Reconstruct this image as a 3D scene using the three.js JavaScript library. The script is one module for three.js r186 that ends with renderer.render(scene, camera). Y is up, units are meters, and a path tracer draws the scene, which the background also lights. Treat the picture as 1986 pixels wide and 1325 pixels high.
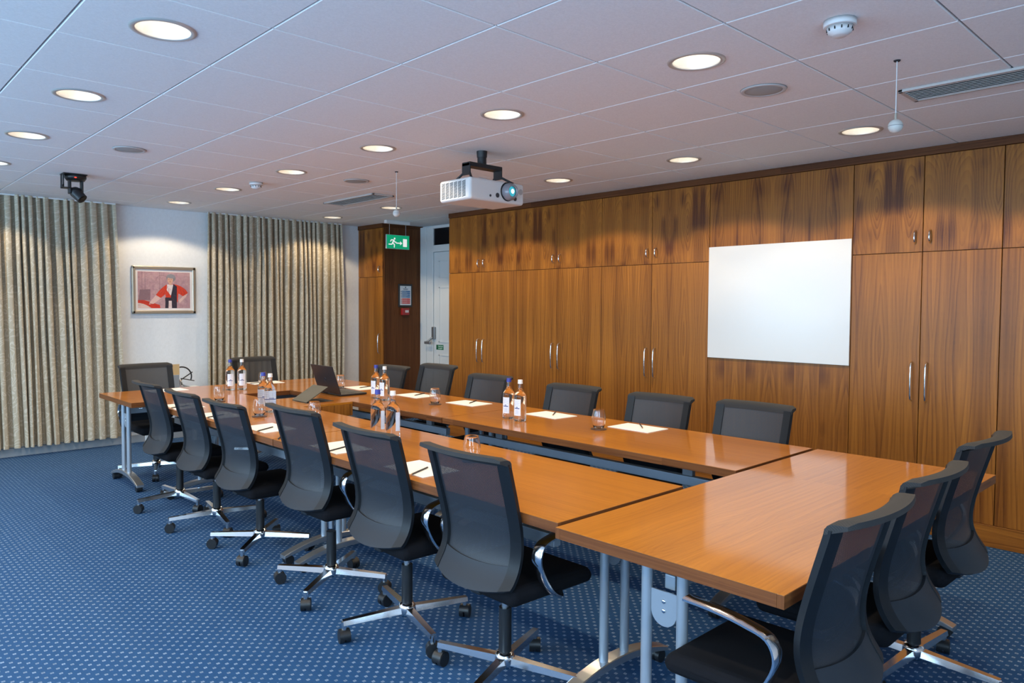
import * as THREE from 'three';
import { RoundedBoxGeometry } from 'three/addons/geometries/RoundedBoxGeometry.js';
import { mergeGeometries, mergeVertices, toCreasedNormals } from 'three/addons/utils/BufferGeometryUtils.js';
import { RectAreaLightUniformsLib } from 'three/addons/lights/RectAreaLightUniformsLib.js';

// ------------------------------------------------------------------ camera, sky, daylight, exposure
const scene = new THREE.Scene();
const camera = new THREE.PerspectiveCamera(49.874, 1986 / 1325, 0.05, 60);
camera.position.set(0, 1.495, 0);
camera.rotation.set(THREE.MathUtils.degToRad(-2.198), THREE.MathUtils.degToRad(-42.637), THREE.MathUtils.degToRad(0.2546), 'YXZ');
camera.setViewOffset(1986, 1325, 49.6, 14.05, 1986, 1325);
const SKY = new THREE.Color().setRGB(0.62, 0.80, 1.0);
scene.background = SKY.clone().multiplyScalar(1.6);
const EXPOSURE = 0.94;
RectAreaLightUniformsLib.init();
const DAY = { color: new THREE.Color().setRGB(0.45, 0.73, 1.0), intensity: 11 };     // each window of the left wall
const LAMP = { color: new THREE.Color().setRGB(1.0, 0.80, 0.54), intensity: 2.75, angle: THREE.MathUtils.degToRad(66.3), penumbra: 0.1 };
const WIN = [[-7.2, -5.2], [-4.4, -2.4], [-1.6, 0.4]].map(([a, b]) => ({ z0: a, z1: b, y0: 0.75, y1: 2.35 }));
const WX = -2.6;                                                                    // inner face of the window wall
const FWIN = { x0: -1.7, x1: 0.7, y0: 0.9, y1: 2.35 };                              // window in the wall behind the camera
{
  const l = new THREE.RectAreaLight(DAY.color, DAY.intensity * 0.8, FWIN.x1 - FWIN.x0 - 0.1, FWIN.y1 - FWIN.y0 - 0.1);
  l.position.set((FWIN.x0 + FWIN.x1) / 2, (FWIN.y0 + FWIN.y1) / 2, 1.59); l.lookAt((FWIN.x0 + FWIN.x1) / 2, (FWIN.y0 + FWIN.y1) / 2, -5); scene.add(l);
}
for (const w of WIN) {
  const l = new THREE.RectAreaLight(DAY.color, DAY.intensity, w.z1 - w.z0 - 0.1, w.y1 - w.y0 - 0.1);
  l.position.set(WX + 0.01, (w.y0 + w.y1) / 2, (w.z0 + w.z1) / 2);
  l.lookAt(5, (w.y0 + w.y1) / 2, (w.z0 + w.z1) / 2);
  scene.add(l);
}

// ------------------------------------------------------------------ helpers
const V2 = (x, y) => new THREE.Vector2(x, y), V3 = (x, y, z) => new THREE.Vector3(x, y, z);
let seed = 12345;
const rnd = () => { seed = (seed * 1664525 + 1013904223) >>> 0; return seed / 4294967296; };
const rr = (a, b) => a + (b - a) * rnd();
const used = {};
function numbered(n) { if (!(n in used)) { used[n] = 0; return n; } used[n]++; return n + '_' + String(used[n]).padStart(3, '0'); }
function tag(o, label, category, group) { o.userData.label = label; o.userData.category = category; if (group) o.userData.group = group; return o; }
function shade(o) { o.castShadow = true; o.receiveShadow = true; return o; }
function part(name, geos, m, parent) { const g = Array.isArray(geos) ? merge(geos) : geos; const o = shade(new THREE.Mesh(g, m)); o.name = name; parent.add(o); return o; }
function thing(name, label, category, [x, y, z] = [0, 0, 0], turn = 0, group) { const o = new THREE.Group(); o.name = numbered(name); scene.add(o); o.position.set(x, y, z); o.rotation.y = turn; return tag(o, label, category, group); }
function solo(name, geos, m, label, category, group, at) { const o = part(numbered(name), geos, m, scene); if (at) o.position.set(...at); return tag(o, label, category, group); }
function struct(name, geos, m) { const o = part(name, geos, m, scene); o.userData.kind = 'structure'; return o; }
function structGroup(name) { const o = new THREE.Group(); o.name = name; o.userData.kind = 'structure'; scene.add(o); return o; }
function merge(list) { return list.length === 1 ? list[0] : mergeGeometries(list.map((g) => { const h = g.index ? g.toNonIndexed() : g; for (const k of Object.keys(h.attributes)) if (!['position', 'normal', 'uv'].includes(k)) h.deleteAttribute(k); return h; })); }
// uv in metres, v along the grain axis
function muv(g, grain = 'y', ou = 0, ov = 0) {
  g = g.index ? g.toNonIndexed() : g;
  const p = g.attributes.position, n = p.count, uv = new Float32Array(n * 2), ax = { x: 0, y: 1, z: 2 }[grain];
  const a = V3(), b = V3(), c = V3(), e = V3(), f = V3();
  for (let i = 0; i < n; i += 3) {
    a.fromBufferAttribute(p, i); b.fromBufferAttribute(p, i + 1); c.fromBufferAttribute(p, i + 2);
    e.subVectors(b, a).cross(f.subVectors(c, a));
    const m = [Math.abs(e.x), Math.abs(e.y), Math.abs(e.z)], d = m.indexOf(Math.max(...m));
    let vi = ax, ui;
    if (d === ax) { vi = (ax + 1) % 3; ui = (ax + 2) % 3; } else ui = 3 - ax - d;
    [a, b, c].forEach((q, k) => { uv[(i + k) * 2] = q.getComponent(ui) + ou; uv[(i + k) * 2 + 1] = q.getComponent(vi) + ov; });
  }
  g.setAttribute('uv', new THREE.BufferAttribute(uv, 2));
  return g;
}
const bx = (x0, x1, y0, y1, z0, z1, grain = 'y', ou = 0, ov = 0) => muv(new THREE.BoxGeometry(x1 - x0, y1 - y0, z1 - z0).translate((x0 + x1) / 2, (y0 + y1) / 2, (z0 + z1) / 2), grain, ou, ov);
const rb = (x0, x1, y0, y1, z0, z1, r = 0.003, grain = 'y', ou = 0, ov = 0, seg = 1) => muv(new RoundedBoxGeometry(x1 - x0, y1 - y0, z1 - z0, seg, r).translate((x0 + x1) / 2, (y0 + y1) / 2, (z0 + z1) / 2), grain, ou, ov);
const cyl = (r0, r1, y0, y1, x = 0, z = 0, n = 20) => new THREE.CylinderGeometry(r1, r0, y1 - y0, n).translate(x, (y0 + y1) / 2, z);
const rod = (a, b, r, n = 10) => { const d = V3().subVectors(b, a), g = new THREE.CylinderGeometry(r, r, d.length(), n); g.applyQuaternion(new THREE.Quaternion().setFromUnitVectors(V3(0, 1, 0), d.clone().normalize())); return g.translate((a.x + b.x) / 2, (a.y + b.y) / 2, (a.z + b.z) / 2); };
const lathe = (pts, n = 32) => new THREE.LatheGeometry(pts.map(([r, y]) => V2(r, y)), n);
const tube = (pts, r, n = 24, k = 8) => new THREE.TubeGeometry(new THREE.CatmullRomCurve3(pts.map((p) => V3(...p))), n, r, k);
function lerpTable(t, x) { if (x <= t[0][0]) return t[0][1]; for (let i = 1; i < t.length; i++) if (x <= t[i][0]) { let k = (x - t[i - 1][0]) / (t[i][0] - t[i - 1][0]); return t[i - 1][1] + (t[i][1] - t[i - 1][1]) * k; } return t[t.length - 1][1]; }
// smooth value noise
const perm = new Uint8Array(512); { const p = [...Array(256).keys()]; for (let i = 255; i > 0; i--) { const j = Math.floor(rnd() * (i + 1)); [p[i], p[j]] = [p[j], p[i]]; } for (let i = 0; i < 512; i++) perm[i] = p[i & 255]; }
function noise(x, y) { const X = Math.floor(x), Y = Math.floor(y); let fx = x - X, fy = y - Y; fx = fx * fx * (3 - 2 * fx); fy = fy * fy * (3 - 2 * fy); const h = (i, j) => perm[(perm[i & 255] + j) & 255] / 255; const a = h(X, Y), b = h(X + 1, Y), c = h(X, Y + 1), d = h(X + 1, Y + 1); return a + (b - a) * fx + (c - a) * fy + (a - b - c + d) * fx * fy; }
const fbm = (x, y) => 0.5 * noise(x, y) + 0.3 * noise(x * 2.1 + 7, y * 2.1 + 3) + 0.2 * noise(x * 4.3 + 17, y * 4.3 + 11);
const toS = (v) => Math.round(255 * Math.min(1, Math.max(0, v <= 0.0031308 ? 12.92 * v : 1.055 * Math.pow(v, 1 / 2.4) - 0.055)));
function tex(w, h, fn, repeat, srgb = true) {     // fn(i, j) -> [r, g, b] linear (colour maps) or plain (data maps)
  const d = new Uint8Array(w * h * 4);
  for (let j = 0; j < h; j++) for (let i = 0; i < w; i++) { const c = fn(i, j), k = (j * w + i) * 4; for (let q = 0; q < 3; q++) d[k + q] = srgb ? toS(c[q]) : Math.round(255 * Math.min(1, Math.max(0, c[q]))); d[k + 3] = 255; }
  const t = new THREE.DataTexture(d, w, h); t.wrapS = t.wrapT = THREE.RepeatWrapping; t.magFilter = THREE.LinearFilter; t.minFilter = THREE.LinearMipmapLinearFilter; t.generateMipmaps = true;
  if (srgb) t.colorSpace = THREE.SRGBColorSpace; if (repeat) t.repeat.set(...repeat); t.needsUpdate = true; return t;
}
function canvasTex(w, h, draw) { const c = document.createElement('canvas'); c.width = w; c.height = h; draw(c.getContext('2d'), w, h); const t = new THREE.CanvasTexture(c); t.colorSpace = THREE.SRGBColorSpace; return t; }
const mix = (a, b, k) => [a[0] + (b[0] - a[0]) * k, a[1] + (b[1] - a[1]) * k, a[2] + (b[2] - a[2]) * k];
const rgb = (r, g, b) => new THREE.Color().setRGB(r, g, b);
const std = (c, rough = 0.6, metal = 0, extra = {}) => new THREE.MeshStandardMaterial({ color: Array.isArray(c) ? rgb(...c) : c, roughness: rough, metalness: metal, ...extra });
const phy = (c, rough, extra = {}) => new THREE.MeshPhysicalMaterial({ color: Array.isArray(c) ? rgb(...c) : c, roughness: rough, ...extra });

// ------------------------------------------------------------------ materials
// veneer with mirrored leaves, growth rings cut at a slant (cathedrals and eyes), pores and coarse bands
function veneer(W, H, w, h, { leaf, light, dark, ring, slope, eye, swing = 0.02, s = 0, contrast = 1, pw = 1.35, rings = 0.5, blotch = 0 }) {
  return tex(w, h, (i, j) => {
    const u = (i / w) * W, v = (j / h) * H;
    const k = Math.floor(u / leaf), um = (k % 2 ? (k + 1) * leaf - u : u - k * leaf);
    const wob = (noise(v * 1.7 + s, um * 5 + s) - 0.5) * swing + (noise(v * 5 + s, um * 14 + 3 + s) - 0.5) * swing * 0.35;
    const x = Math.abs(um - leaf * 0.55 + wob), d = Math.abs(slope * 0.75 * Math.tanh((v - eye) / 0.75) + (noise(v * 0.9 + 9 + s, s) - 0.5) * 0.03);
    let R = Math.pow(Math.pow(x, pw) + Math.pow(d, pw), 1 / pw) + (noise(um * 60 + s, v * 4) - 0.5) * 0.003; R += 0.02 * noise(R * 22 + s, 5);
    const ph = R * ring, fr = ph - Math.floor(ph);
    const late = Math.pow(fr, 1.8) * (fr > 0.94 ? (1 - fr) / 0.06 : 1) * (0.3 + 0.7 * noise(Math.floor(ph) * 3.1 + s, 2));
    const band = fbm(um * 11 + s * 3, v * 0.45 + s), streak = noise(um * 190 + s, v * 3.2), pore = noise(um * 620, v * 22 + s) > 0.8 ? 1 : 0;
    const t = contrast * (rings * late + 1.0 * (band - 0.45) + 0.34 * (streak - 0.5)) + 0.34 + 0.10 * pore - 0.12 * rings * contrast + blotch * Math.max(0, noise(um * 16 + s, v * 5 + s * 2) - 0.62) * 2.2;
    return mix(light, dark, Math.min(1.15, Math.max(-0.1, t)));
  }, [1 / W, 1 / H]);
}
const cabLight = [0.40, 0.150, 0.022], cabDark = [0.135, 0.042, 0.008];
const cabTex = [0, 1, 2].map((k) => veneer(0.56, 2.6, 384, 1280, { leaf: 0.28, light: cabLight, dark: cabDark, ring: 42, slope: 0.075, eye: [1.25, 1.1, 1.4][k], s: 13 + k * 31, rings: 0.7, contrast: 0.85 }));
const cabTexUp = [0, 1].map((k) => veneer(0.56, 2.6, 384, 1280, { leaf: 0.28, light: cabLight, dark: cabDark, ring: 60, slope: 0.20, eye: 2.18 + 0.07 * k, swing: 0.09, s: 71 + k * 17, contrast: 0.95, pw: 1.8, rings: 0.6, blotch: 0.9 }));
const cabMat = cabTex.map((t) => phy(0xffffff, 0.36, { map: t, clearcoat: 0.3, clearcoatRoughness: 0.3, specularIntensity: 0.25 }));
const cabMatUp = cabTexUp.map((t) => phy(0xffffff, 0.36, { map: t, clearcoat: 0.3, clearcoatRoughness: 0.3, specularIntensity: 0.25 }));
const darkTex = veneer(0.64, 2.6, 320, 1024, { leaf: 0.32, light: [0.155, 0.056, 0.018], dark: [0.06, 0.019, 0.007], ring: 60, slope: 0.16, eye: 2.0, s: 201 });
const darkWood = phy(0xffffff, 0.5, { map: darkTex, specularIntensity: 0.3 });
const tabTex = [0, 1].map((k) => veneer(0.84, 2.2, 768, 1536, { leaf: 0.42, light: [0.56, 0.205, 0.020], dark: [0.25, 0.075, 0.008], ring: 44, slope: 0.03, eye: [0.7, 1.6][k], swing: 0.08, s: 301 + 53 * k, contrast: 0.62, pw: 1.3, rings: 0.45 }));
const tabMat = tabTex.map((t) => phy(0xffffff, 0.34, { map: t, clearcoat: 0.8, clearcoatRoughness: 0.09, specularIntensity: 0.15 }));
const edgeTex = veneer(0.2, 1.6, 128, 1024, { leaf: 0.2, light: [0.24, 0.085, 0.026], dark: [0.10, 0.032, 0.010], ring: 70, slope: 0.05, eye: -1, s: 411 });
const edgeMat = phy(0xffffff, 0.38, { map: edgeTex, clearcoat: 0.3, clearcoatRoughness: 0.25, specularIntensity: 0.3 });
// carpet: pale woven squares on a diagonal lattice over blue pile
const carpetTex = (() => {
  const N = 1024, C = 8, px = N / C, tone = Array.from({ length: C * C * 2 }, () => rr(0.7, 1.1));
  return tex(N, N, (i, j) => {
    const g = 0.72 + 0.5 * noise(i * 0.55, j * 0.55) * 0.6 + 0.22 * noise(i * 0.12 + 5, j * 0.12);
    let base = [0.005 * g, 0.058 * g, 0.165 * g];
    for (let q = 0; q < 2; q++) {
      const x = i / px - q * 0.5, y = j / px - q * 0.5, cx = Math.floor(x), cy = Math.floor(y);
      const dx = Math.abs(x - cx - 0.5) * 53 + (noise(i * 0.3, j * 0.3) - 0.5) * 2, dy = Math.abs(y - cy - 0.5) * 53 + (noise(i * 0.3 + 40, j * 0.3) - 0.5) * 2;   // millimetres
      const m = Math.max(dx, dy), tn = tone[((((cy + C) % C) * C + ((cx + C) % C)) * 2 + q)];
      if (m < 6.6) { const ring = m > 2.3 ? 1 : 0.35; base = mix(base, [0.27 * tn, 0.36 * tn, 0.48 * tn], ring * (0.55 + 0.45 * noise(i * 0.4 + 11, j * 0.4))); }
    }
    return base;
  }, [1 / (0.053 * C), 1 / (0.053 * C)]);
})();
const carpet = std(0xffffff, 0.95, 0, { map: carpetTex });
const tileTex = tex(512, 512, (i, j) => { const v = 0.83 + 0.06 * (noise(i * 0.5, j * 0.5) - 0.5) + 0.05 * (noise(i * 0.16, j * 0.16) - 0.5); return [v, v, v * 1.0]; }, [1 / 0.6, 1 / 0.6]);
const tileMat = std(0xffffff, 0.9, 0, { map: tileTex });
const gridMat = std([0.10, 0.10, 0.11], 0.6);
const wallTex = tex(256, 256, (i, j) => { const v = 0.75 + 0.05 * (noise(i * 0.9, j * 0.12) - 0.5) + 0.03 * (noise(i * 0.1, j * 0.1) - 0.5); return [v * 0.97, v, v * 1.03]; }, [1 / 0.5, 1 / 0.5]);
const wallMat = std(0xffffff, 0.85, 0, { map: wallTex });
const whitePaint = std([0.68, 0.70, 0.70], 0.5), whitePlastic = std([0.72, 0.72, 0.72], 0.4), darkVoid = std([0.012, 0.012, 0.014], 0.8);
const chrome = std([0.80, 0.80, 0.81], 0.14, 1), steel = std([0.55, 0.56, 0.58], 0.32, 1);
const legMetal = phy([0.36, 0.40, 0.45], 0.38, { metalness: 0.45, clearcoat: 0.3, clearcoatRoughness: 0.3 });
const footMetal = std([0.62, 0.62, 0.62], 0.3, 0.9);
const blackPlastic = std([0.012, 0.013, 0.015], 0.42), framePlastic = phy([0.008, 0.010, 0.013], 0.45, { specularIntensity: 0.55 }), bandPlastic = phy([0.022, 0.027, 0.035], 0.5, { specularIntensity: 0.5 });
const seatFabric = phy([0.007, 0.007, 0.009], 0.95, { specularIntensity: 0.3 });
const weaveTex = tex(64, 64, (i, j) => { const a = ((i >> 3) + (j >> 3)) % 2 ? 1 : 0.55; const v = 0.026 * a * (0.8 + 0.4 * noise(i * 0.7, j * 0.7)); return [v, v, v * 1.05]; }, [1 / 0.024, 1 / 0.024]);
const lipFabric = std(0xffffff, 0.8, 0, { map: weaveTex });
const meshAlpha = tex(64, 64, (i, j) => { const y = j / 32, r = Math.floor(y), x = i / 32 + (r % 2 ? 0.5 : 0), dx = Math.abs(x - Math.floor(x) - 0.5), dy = Math.abs(y - r - 0.5); const hole = dx < 0.135 && dy < 0.115; const v = hole ? 0 : 1; return [v, v, v]; }, [1 / 0.0084, 1 / 0.0068], false);
const meshFabric = std([0.019, 0.022, 0.028], 0.5, 0, { alphaMap: meshAlpha, alphaTest: 0.5, side: THREE.DoubleSide });
const glass = phy([1, 1, 1], 0.02, { transmission: 1, thickness: 0.01, ior: 1.48 });
const water = phy([1, 1, 1], 0.02, { transmission: 1, thickness: 0.06, ior: 1.36 });
const pane = phy([1, 1, 1], 0.02, { transmission: 1, thickness: 0, ior: 1.5 });
const paper = std([0.86, 0.85, 0.82], 0.8);
const pencilMat = std([0.012, 0.012, 0.012], 0.4), pencilTip = std([0.45, 0.25, 0.10], 0.7);

// ------------------------------------------------------------------ structure
const X0 = WX, X1 = 6.05, Z0 = -8.4, Z1 = 1.6, H = 2.547, CX = 5.404;
struct('floor', muv(new THREE.BoxGeometry(X1 - X0 + 0.3, 0.1, Z1 - Z0 + 0.3).translate((X0 + X1) / 2, -0.05, (Z0 + Z1) / 2), 'z'), carpet);
struct('wall_back', bx(X0 - 0.15, X1 + 0.15, -0.1, 2.85, Z0 - 0.15, Z0, 'y'), wallMat);
struct('wall_front', [bx(X0 - 0.15, X1 + 0.15, -0.1, FWIN.y0, Z1, Z1 + 0.15), bx(X0 - 0.15, X1 + 0.15, FWIN.y1, 2.85, Z1, Z1 + 0.15), bx(X0 - 0.15, FWIN.x0, FWIN.y0, FWIN.y1, Z1, Z1 + 0.15), bx(FWIN.x1, X1 + 0.15, FWIN.y0, FWIN.y1, Z1, Z1 + 0.15)], wallMat);
{
  const g = structGroup('window_4'), w = FWIN, t = 0.05, xm = (w.x0 + w.x1) / 2, z = Z1 + 0.06;
  part('window_frame', [bx(w.x0, w.x1, w.y0, w.y0 + t, z, z + 0.05), bx(w.x0, w.x1, w.y1 - t, w.y1, z, z + 0.05), bx(w.x0, w.x0 + t, w.y0, w.y1, z, z + 0.05), bx(w.x1 - t, w.x1, w.y0, w.y1, z, z + 0.05), bx(xm - t / 2, xm + t / 2, w.y0, w.y1, z, z + 0.05)], whitePaint, g);
  part('pane', bx(w.x0 + t, xm - t / 2, w.y0 + t, w.y1 - t, z + 0.02, z + 0.026), pane, g);
  part('pane', bx(xm + t / 2, w.x1 - t, w.y0 + t, w.y1 - t, z + 0.02, z + 0.026), pane, g);
}
struct('wall_right', bx(X1, X1 + 0.15, -0.1, 2.85, Z0, Z1, 'y'), wallMat);
{
  const seg = [], xs = [X0 - 0.15, X0];
  seg.push(bx(...xs, -0.1, WIN[0].y0, Z0, Z1), bx(...xs, WIN[0].y1, 2.85, Z0, Z1));
  const cuts = [Z0, ...WIN.flatMap((w) => [w.z0, w.z1]), Z1];
  for (let i = 0; i < cuts.length; i += 2) seg.push(bx(...xs, WIN[0].y0, WIN[0].y1, cuts[i], cuts[i + 1]));
  struct('wall_left', seg, wallMat);
  WIN.forEach((w, i) => {
    const g = structGroup('window_' + (i + 1)), t = 0.05, zm = (w.z0 + w.z1) / 2, x = X0 - 0.11;
    part('window_frame', [bx(x, x + 0.05, w.y0, w.y0 + t, w.z0, w.z1), bx(x, x + 0.05, w.y1 - t, w.y1, w.z0, w.z1), bx(x, x + 0.05, w.y0, w.y1, w.z0, w.z0 + t), bx(x, x + 0.05, w.y0, w.y1, w.z1 - t, w.z1), bx(x, x + 0.05, w.y0, w.y1, zm - t / 2, zm + t / 2)], whitePaint, g);
    part('pane', bx(x + 0.02, x + 0.026, w.y0 + t, w.y1 - t, w.z0 + t, zm - t / 2), pane, g);
    part('pane', bx(x + 0.02, x + 0.026, w.y0 + t, w.y1 - t, zm + t / 2, w.z1 - t), pane, g);
  });
}
struct('baseboard_back', [rb(X0, 5.404, 0, 0.085, Z0, Z0 + 0.022, 0.004)], std([0.30, 0.32, 0.34], 0.5));

// ceiling: lay-in tiles with open joints over a metal grid
const GX = 1.3197, GZ = 2.6425;
const lampX = [-0.78, 1.0197, 2.8197, 4.6197], lampZ = [-0.5425, -1.7425, -2.9425, -4.1425, -5.3425, -6.5425, -7.7425];
const isLamp = (x, z) => lampX.some((a) => Math.abs(a - x) < 0.05) && lampZ.some((a) => Math.abs(a - z) < 0.05);
{
  const ceil = structGroup('ceiling');
  const full = (() => { const s = 0.2968, c = 0.003; return muv(new THREE.ExtrudeGeometry(new THREE.Shape([V2(-s + c, -s + c), V2(s - c, -s + c), V2(s - c, s - c), V2(-s + c, s - c)]), { depth: 0.011, bevelEnabled: true, bevelThickness: 0.004, bevelSize: c, bevelSegments: 1 }).rotateX(-Math.PI / 2).translate(0, 0.004, 0), 'z'); })();
  const holed = (() => { const s = 0.2968, c = 0.003, sh = new THREE.Shape([V2(-s + c, -s + c), V2(s - c, -s + c), V2(s - c, s - c), V2(-s + c, s - c)]); sh.holes.push(new THREE.Path().absarc(0, 0, 0.104, 0, Math.PI * 2, true)); return muv(new THREE.ExtrudeGeometry(sh, { depth: 0.011, bevelEnabled: true, bevelThickness: 0.004, bevelSize: c, bevelSegments: 1, curveSegments: 24 }).rotateX(-Math.PI / 2).translate(0, 0.004, 0), 'z'); })();
  for (let a = -7; a <= 8; a++) for (let b = -8; b <= 9; b++) {
    const x0 = GX + 0.6 * (a - 0), x1 = x0 + 0.6, z1 = -(GZ + 0.6 * b), z0 = z1 - 0.6, cx = (x0 + x1) / 2, cz = (z0 + z1) / 2;
    const ax0 = Math.max(x0, X0), ax1 = Math.min(x1, X1), az0 = Math.max(z0, Z0), az1 = Math.min(z1, Z1);
    if (ax1 - ax0 < 0.02 || az1 - az0 < 0.02) continue;
    const whole = ax1 - ax0 > 0.599 && az1 - az0 > 0.599;
    const g = whole ? (isLamp(cx, cz) ? holed : full) : bx(ax0 - cx + 0.0032, ax1 - cx - 0.0032, 0, 0.019, az0 - cz + 0.0032, az1 - cz - 0.0032, 'z');
    const t = part('ceiling_tile', g, tileMat, ceil); t.position.set(cx, H, cz);
  }
  const bars = [];
  for (let a = -6; a <= 8; a++) { const x = GX + 0.6 * a; if (x > X0 && x < X1) bars.push(bx(x - 0.012, x + 0.012, H + 0.0192, H + 0.05, Z0, Z1)); }
  for (let b = -7; b <= 9; b++) { const z = -(GZ + 0.6 * b); if (z > Z0 && z < Z1) bars.push(bx(X0, X1, H + 0.0192, H + 0.05, z - 0.012, z + 0.012)); }
  part('ceiling_grid', bars, gridMat, ceil);
  part('ceiling_slab', bx(X0, X1, 2.75, 2.85, Z0, Z1), whitePaint, ceil);
}

// ------------------------------------------------------------------ downlights
{
  const trimM = std([0.55, 0.53, 0.50], 0.35, 0.3), reflM = std([0.9, 0.88, 0.82], 0.25, 0.2);
  const bulbM = new THREE.MeshStandardMaterial({ color: 0xffffff, emissive: rgb(1.0, 0.86, 0.66), emissiveIntensity: 9 });
  const ringG = lathe([[0.099, 0.012], [0.098, -0.001], [0.101, -0.005], [0.112, -0.006], [0.120, -0.003], [0.1215, 0.0]], 40);
  const reflG = lathe([[0.060, 0.085], [0.075, 0.06], [0.090, 0.03], [0.0995, 0.002]], 40);
  const bulbG = new THREE.CylinderGeometry(0.061, 0.061, 0.012, 32).translate(0, 0.082, 0);
  lampX.forEach((x, i) => lampZ.forEach((z, k) => {
    const rowName = ['in the row nearest the windows', 'in the row above the open carpet', 'in the row above the long table', 'in the row beside the cupboards'][i];
    const ord = ['first', 'second', 'third', 'fourth', 'fifth', 'sixth', 'seventh'][k];
    const d = thing('downlight', `round recessed ceiling downlight, ${ord} from the camera end ${rowName}`, 'downlight', [x, H, z], 0, 'recessed ceiling downlights');
    part('trim_ring', ringG, trimM, d); part('reflector', reflG, reflM, d); part('lamp', bulbG, bulbM, d);
    const s = new THREE.SpotLight(LAMP.color, LAMP.intensity, 0, LAMP.angle, LAMP.penumbra, 2);
    s.position.set(0, -0.004, 0); s.target.position.set(0, -1, 0); s.castShadow = true; s.shadow.radius = 2; s.name = 'downlight_beam';
    d.add(s, s.target);
  }));
}

// ------------------------------------------------------------------ cupboards along the right wall
function bow(len, out) { return tube([[0, len / 2, 0], [-out * 0.75, len / 2 - 0.012, 0], [-out, len * 0.22, 0], [-out, -len * 0.22, 0], [-out * 0.75, -len / 2 + 0.012, 0], [0, -len / 2, 0]], 0.0055, 28, 8); }
const bowLong = bow(0.26, 0.034), bowShort = bow(0.085, 0.026);
function door(parent, z0, z1, y0, y1, m, hz, hy, hg) {
  const d = part('door', rb(CX, CX + 0.02, y0, y1, z0, z1, 0.0015, 'y', rr(0, 0.5), 0), m, parent);
  const h = part('handle', hg, chrome, d); h.position.set(CX, hy, hz);
}
let cabN = 0;
function cupboard(edges, label) {
  const c = thing('cupboard', label, 'cupboard', [0, 0, 0], 0, 'fitted wooden cupboards');
  const g = 0.0022, za = edges[0], zb = edges[edges.length - 1];
  part('body', bx(CX + 0.0205, X1 - 0.002, 0.137, 2.494, za + 0.001, zb - 0.001), darkWood, c);
  for (let i = 0; i + 1 < edges.length; i++) {
    const a = edges[i] + g, b = edges[i + 1] - g, hz = i === 0 && edges.length > 2 ? b - 0.042 : (edges.length > 2 ? a + 0.042 : b - 0.06);
    door(c, a, b, 1.8665, 2.492, cabMatUp[(cabN + i) % 2], hz, 1.965, bowShort);
    door(c, a, b, 0.139, 1.8625, cabMat[(cabN + i) % 3], hz, 1.006, bowLong);
  }
  cabN++;
}
cupboard([-6.508, -5.950, -5.407], 'walnut cupboard with four doors, next to the white exit door');
cupboard([-5.407, -4.853, -4.298], 'walnut cupboard with four doors, second from the white exit door');
cupboard([-4.298, -3.747, -3.191], 'walnut cupboard with four doors, left of the white writing board');
cupboard([-2.073, -1.630, -1.189], 'walnut cupboard with narrow doors, right of the white writing board');
cupboard([-1.189, -0.745, -0.305], 'walnut cupboard cut off by the right edge of the picture');
cupboard([-8.398, -7.837], 'narrow corner cupboard between the curtain and the fire notice');
{
  const p = thing('wall_panel', 'tall walnut panel behind the white writing board', 'wall panel');
  const wide = veneer(1.14, 2.6, 768, 1280, { leaf: 0.285, light: cabLight, dark: cabDark, ring: 44, slope: 0.13, eye: 2.2, swing: 0.07, s: 517, contrast: 0.9, pw: 1.6, rings: 0.6, blotch: 0.6 });
  part('panel', rb(CX, CX + 0.02, 0.139, 2.492, -3.189, -2.075, 0.0015, 'y', 0.1, 0), phy(0xffffff, 0.36, { map: wide, clearcoat: 0.3, clearcoatRoughness: 0.3, specularIntensity: 0.25 }), p);
  part('backing', bx(CX + 0.0205, X1 - 0.002, 0.137, 2.494, -3.19, -2.074), darkWood, p);
  const w = thing('whiteboard', 'plain white writing board fixed to the walnut panel', 'whiteboard');
  part('board', rb(CX - 0.012, CX - 0.0005, 1.085, 1.980, -3.188, -2.076, 0.002), phy([0.76, 0.735, 0.70], 0.25, { clearcoat: 0.4, clearcoatRoughness: 0.2 }), w);
}
struct('trim_1', [rb(CX - 0.010, CX + 0.05, 2.494, H - 0.0005, -6.508, Z1, 0.002, 'z'), rb(CX - 0.010, X1, 2.494, H - 0.0005, Z0, -7.829, 0.002, 'z')], darkWood);     // cornice
struct('trim_2', [rb(CX - 0.004, CX + 0.03, 0.001, 0.137, -6.508, Z1, 0.002, 'z', 0.1), rb(CX - 0.004, CX + 0.03, 0.001, 0.137, Z0, -7.837, 0.002, 'z')], cabMat[1]);   // plinth
struct('trim_3', bx(CX + 0.0205, X1 - 0.001, 0, 2.494, -7.836, -7.828, 'y'), darkWood);                                                                 // side panel in the recess
struct('trim_4', bx(CX + 0.0205, X1 - 0.001, 0, 2.494, -6.5075, -6.509 + 0.0, 'y'), darkWood);

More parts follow.
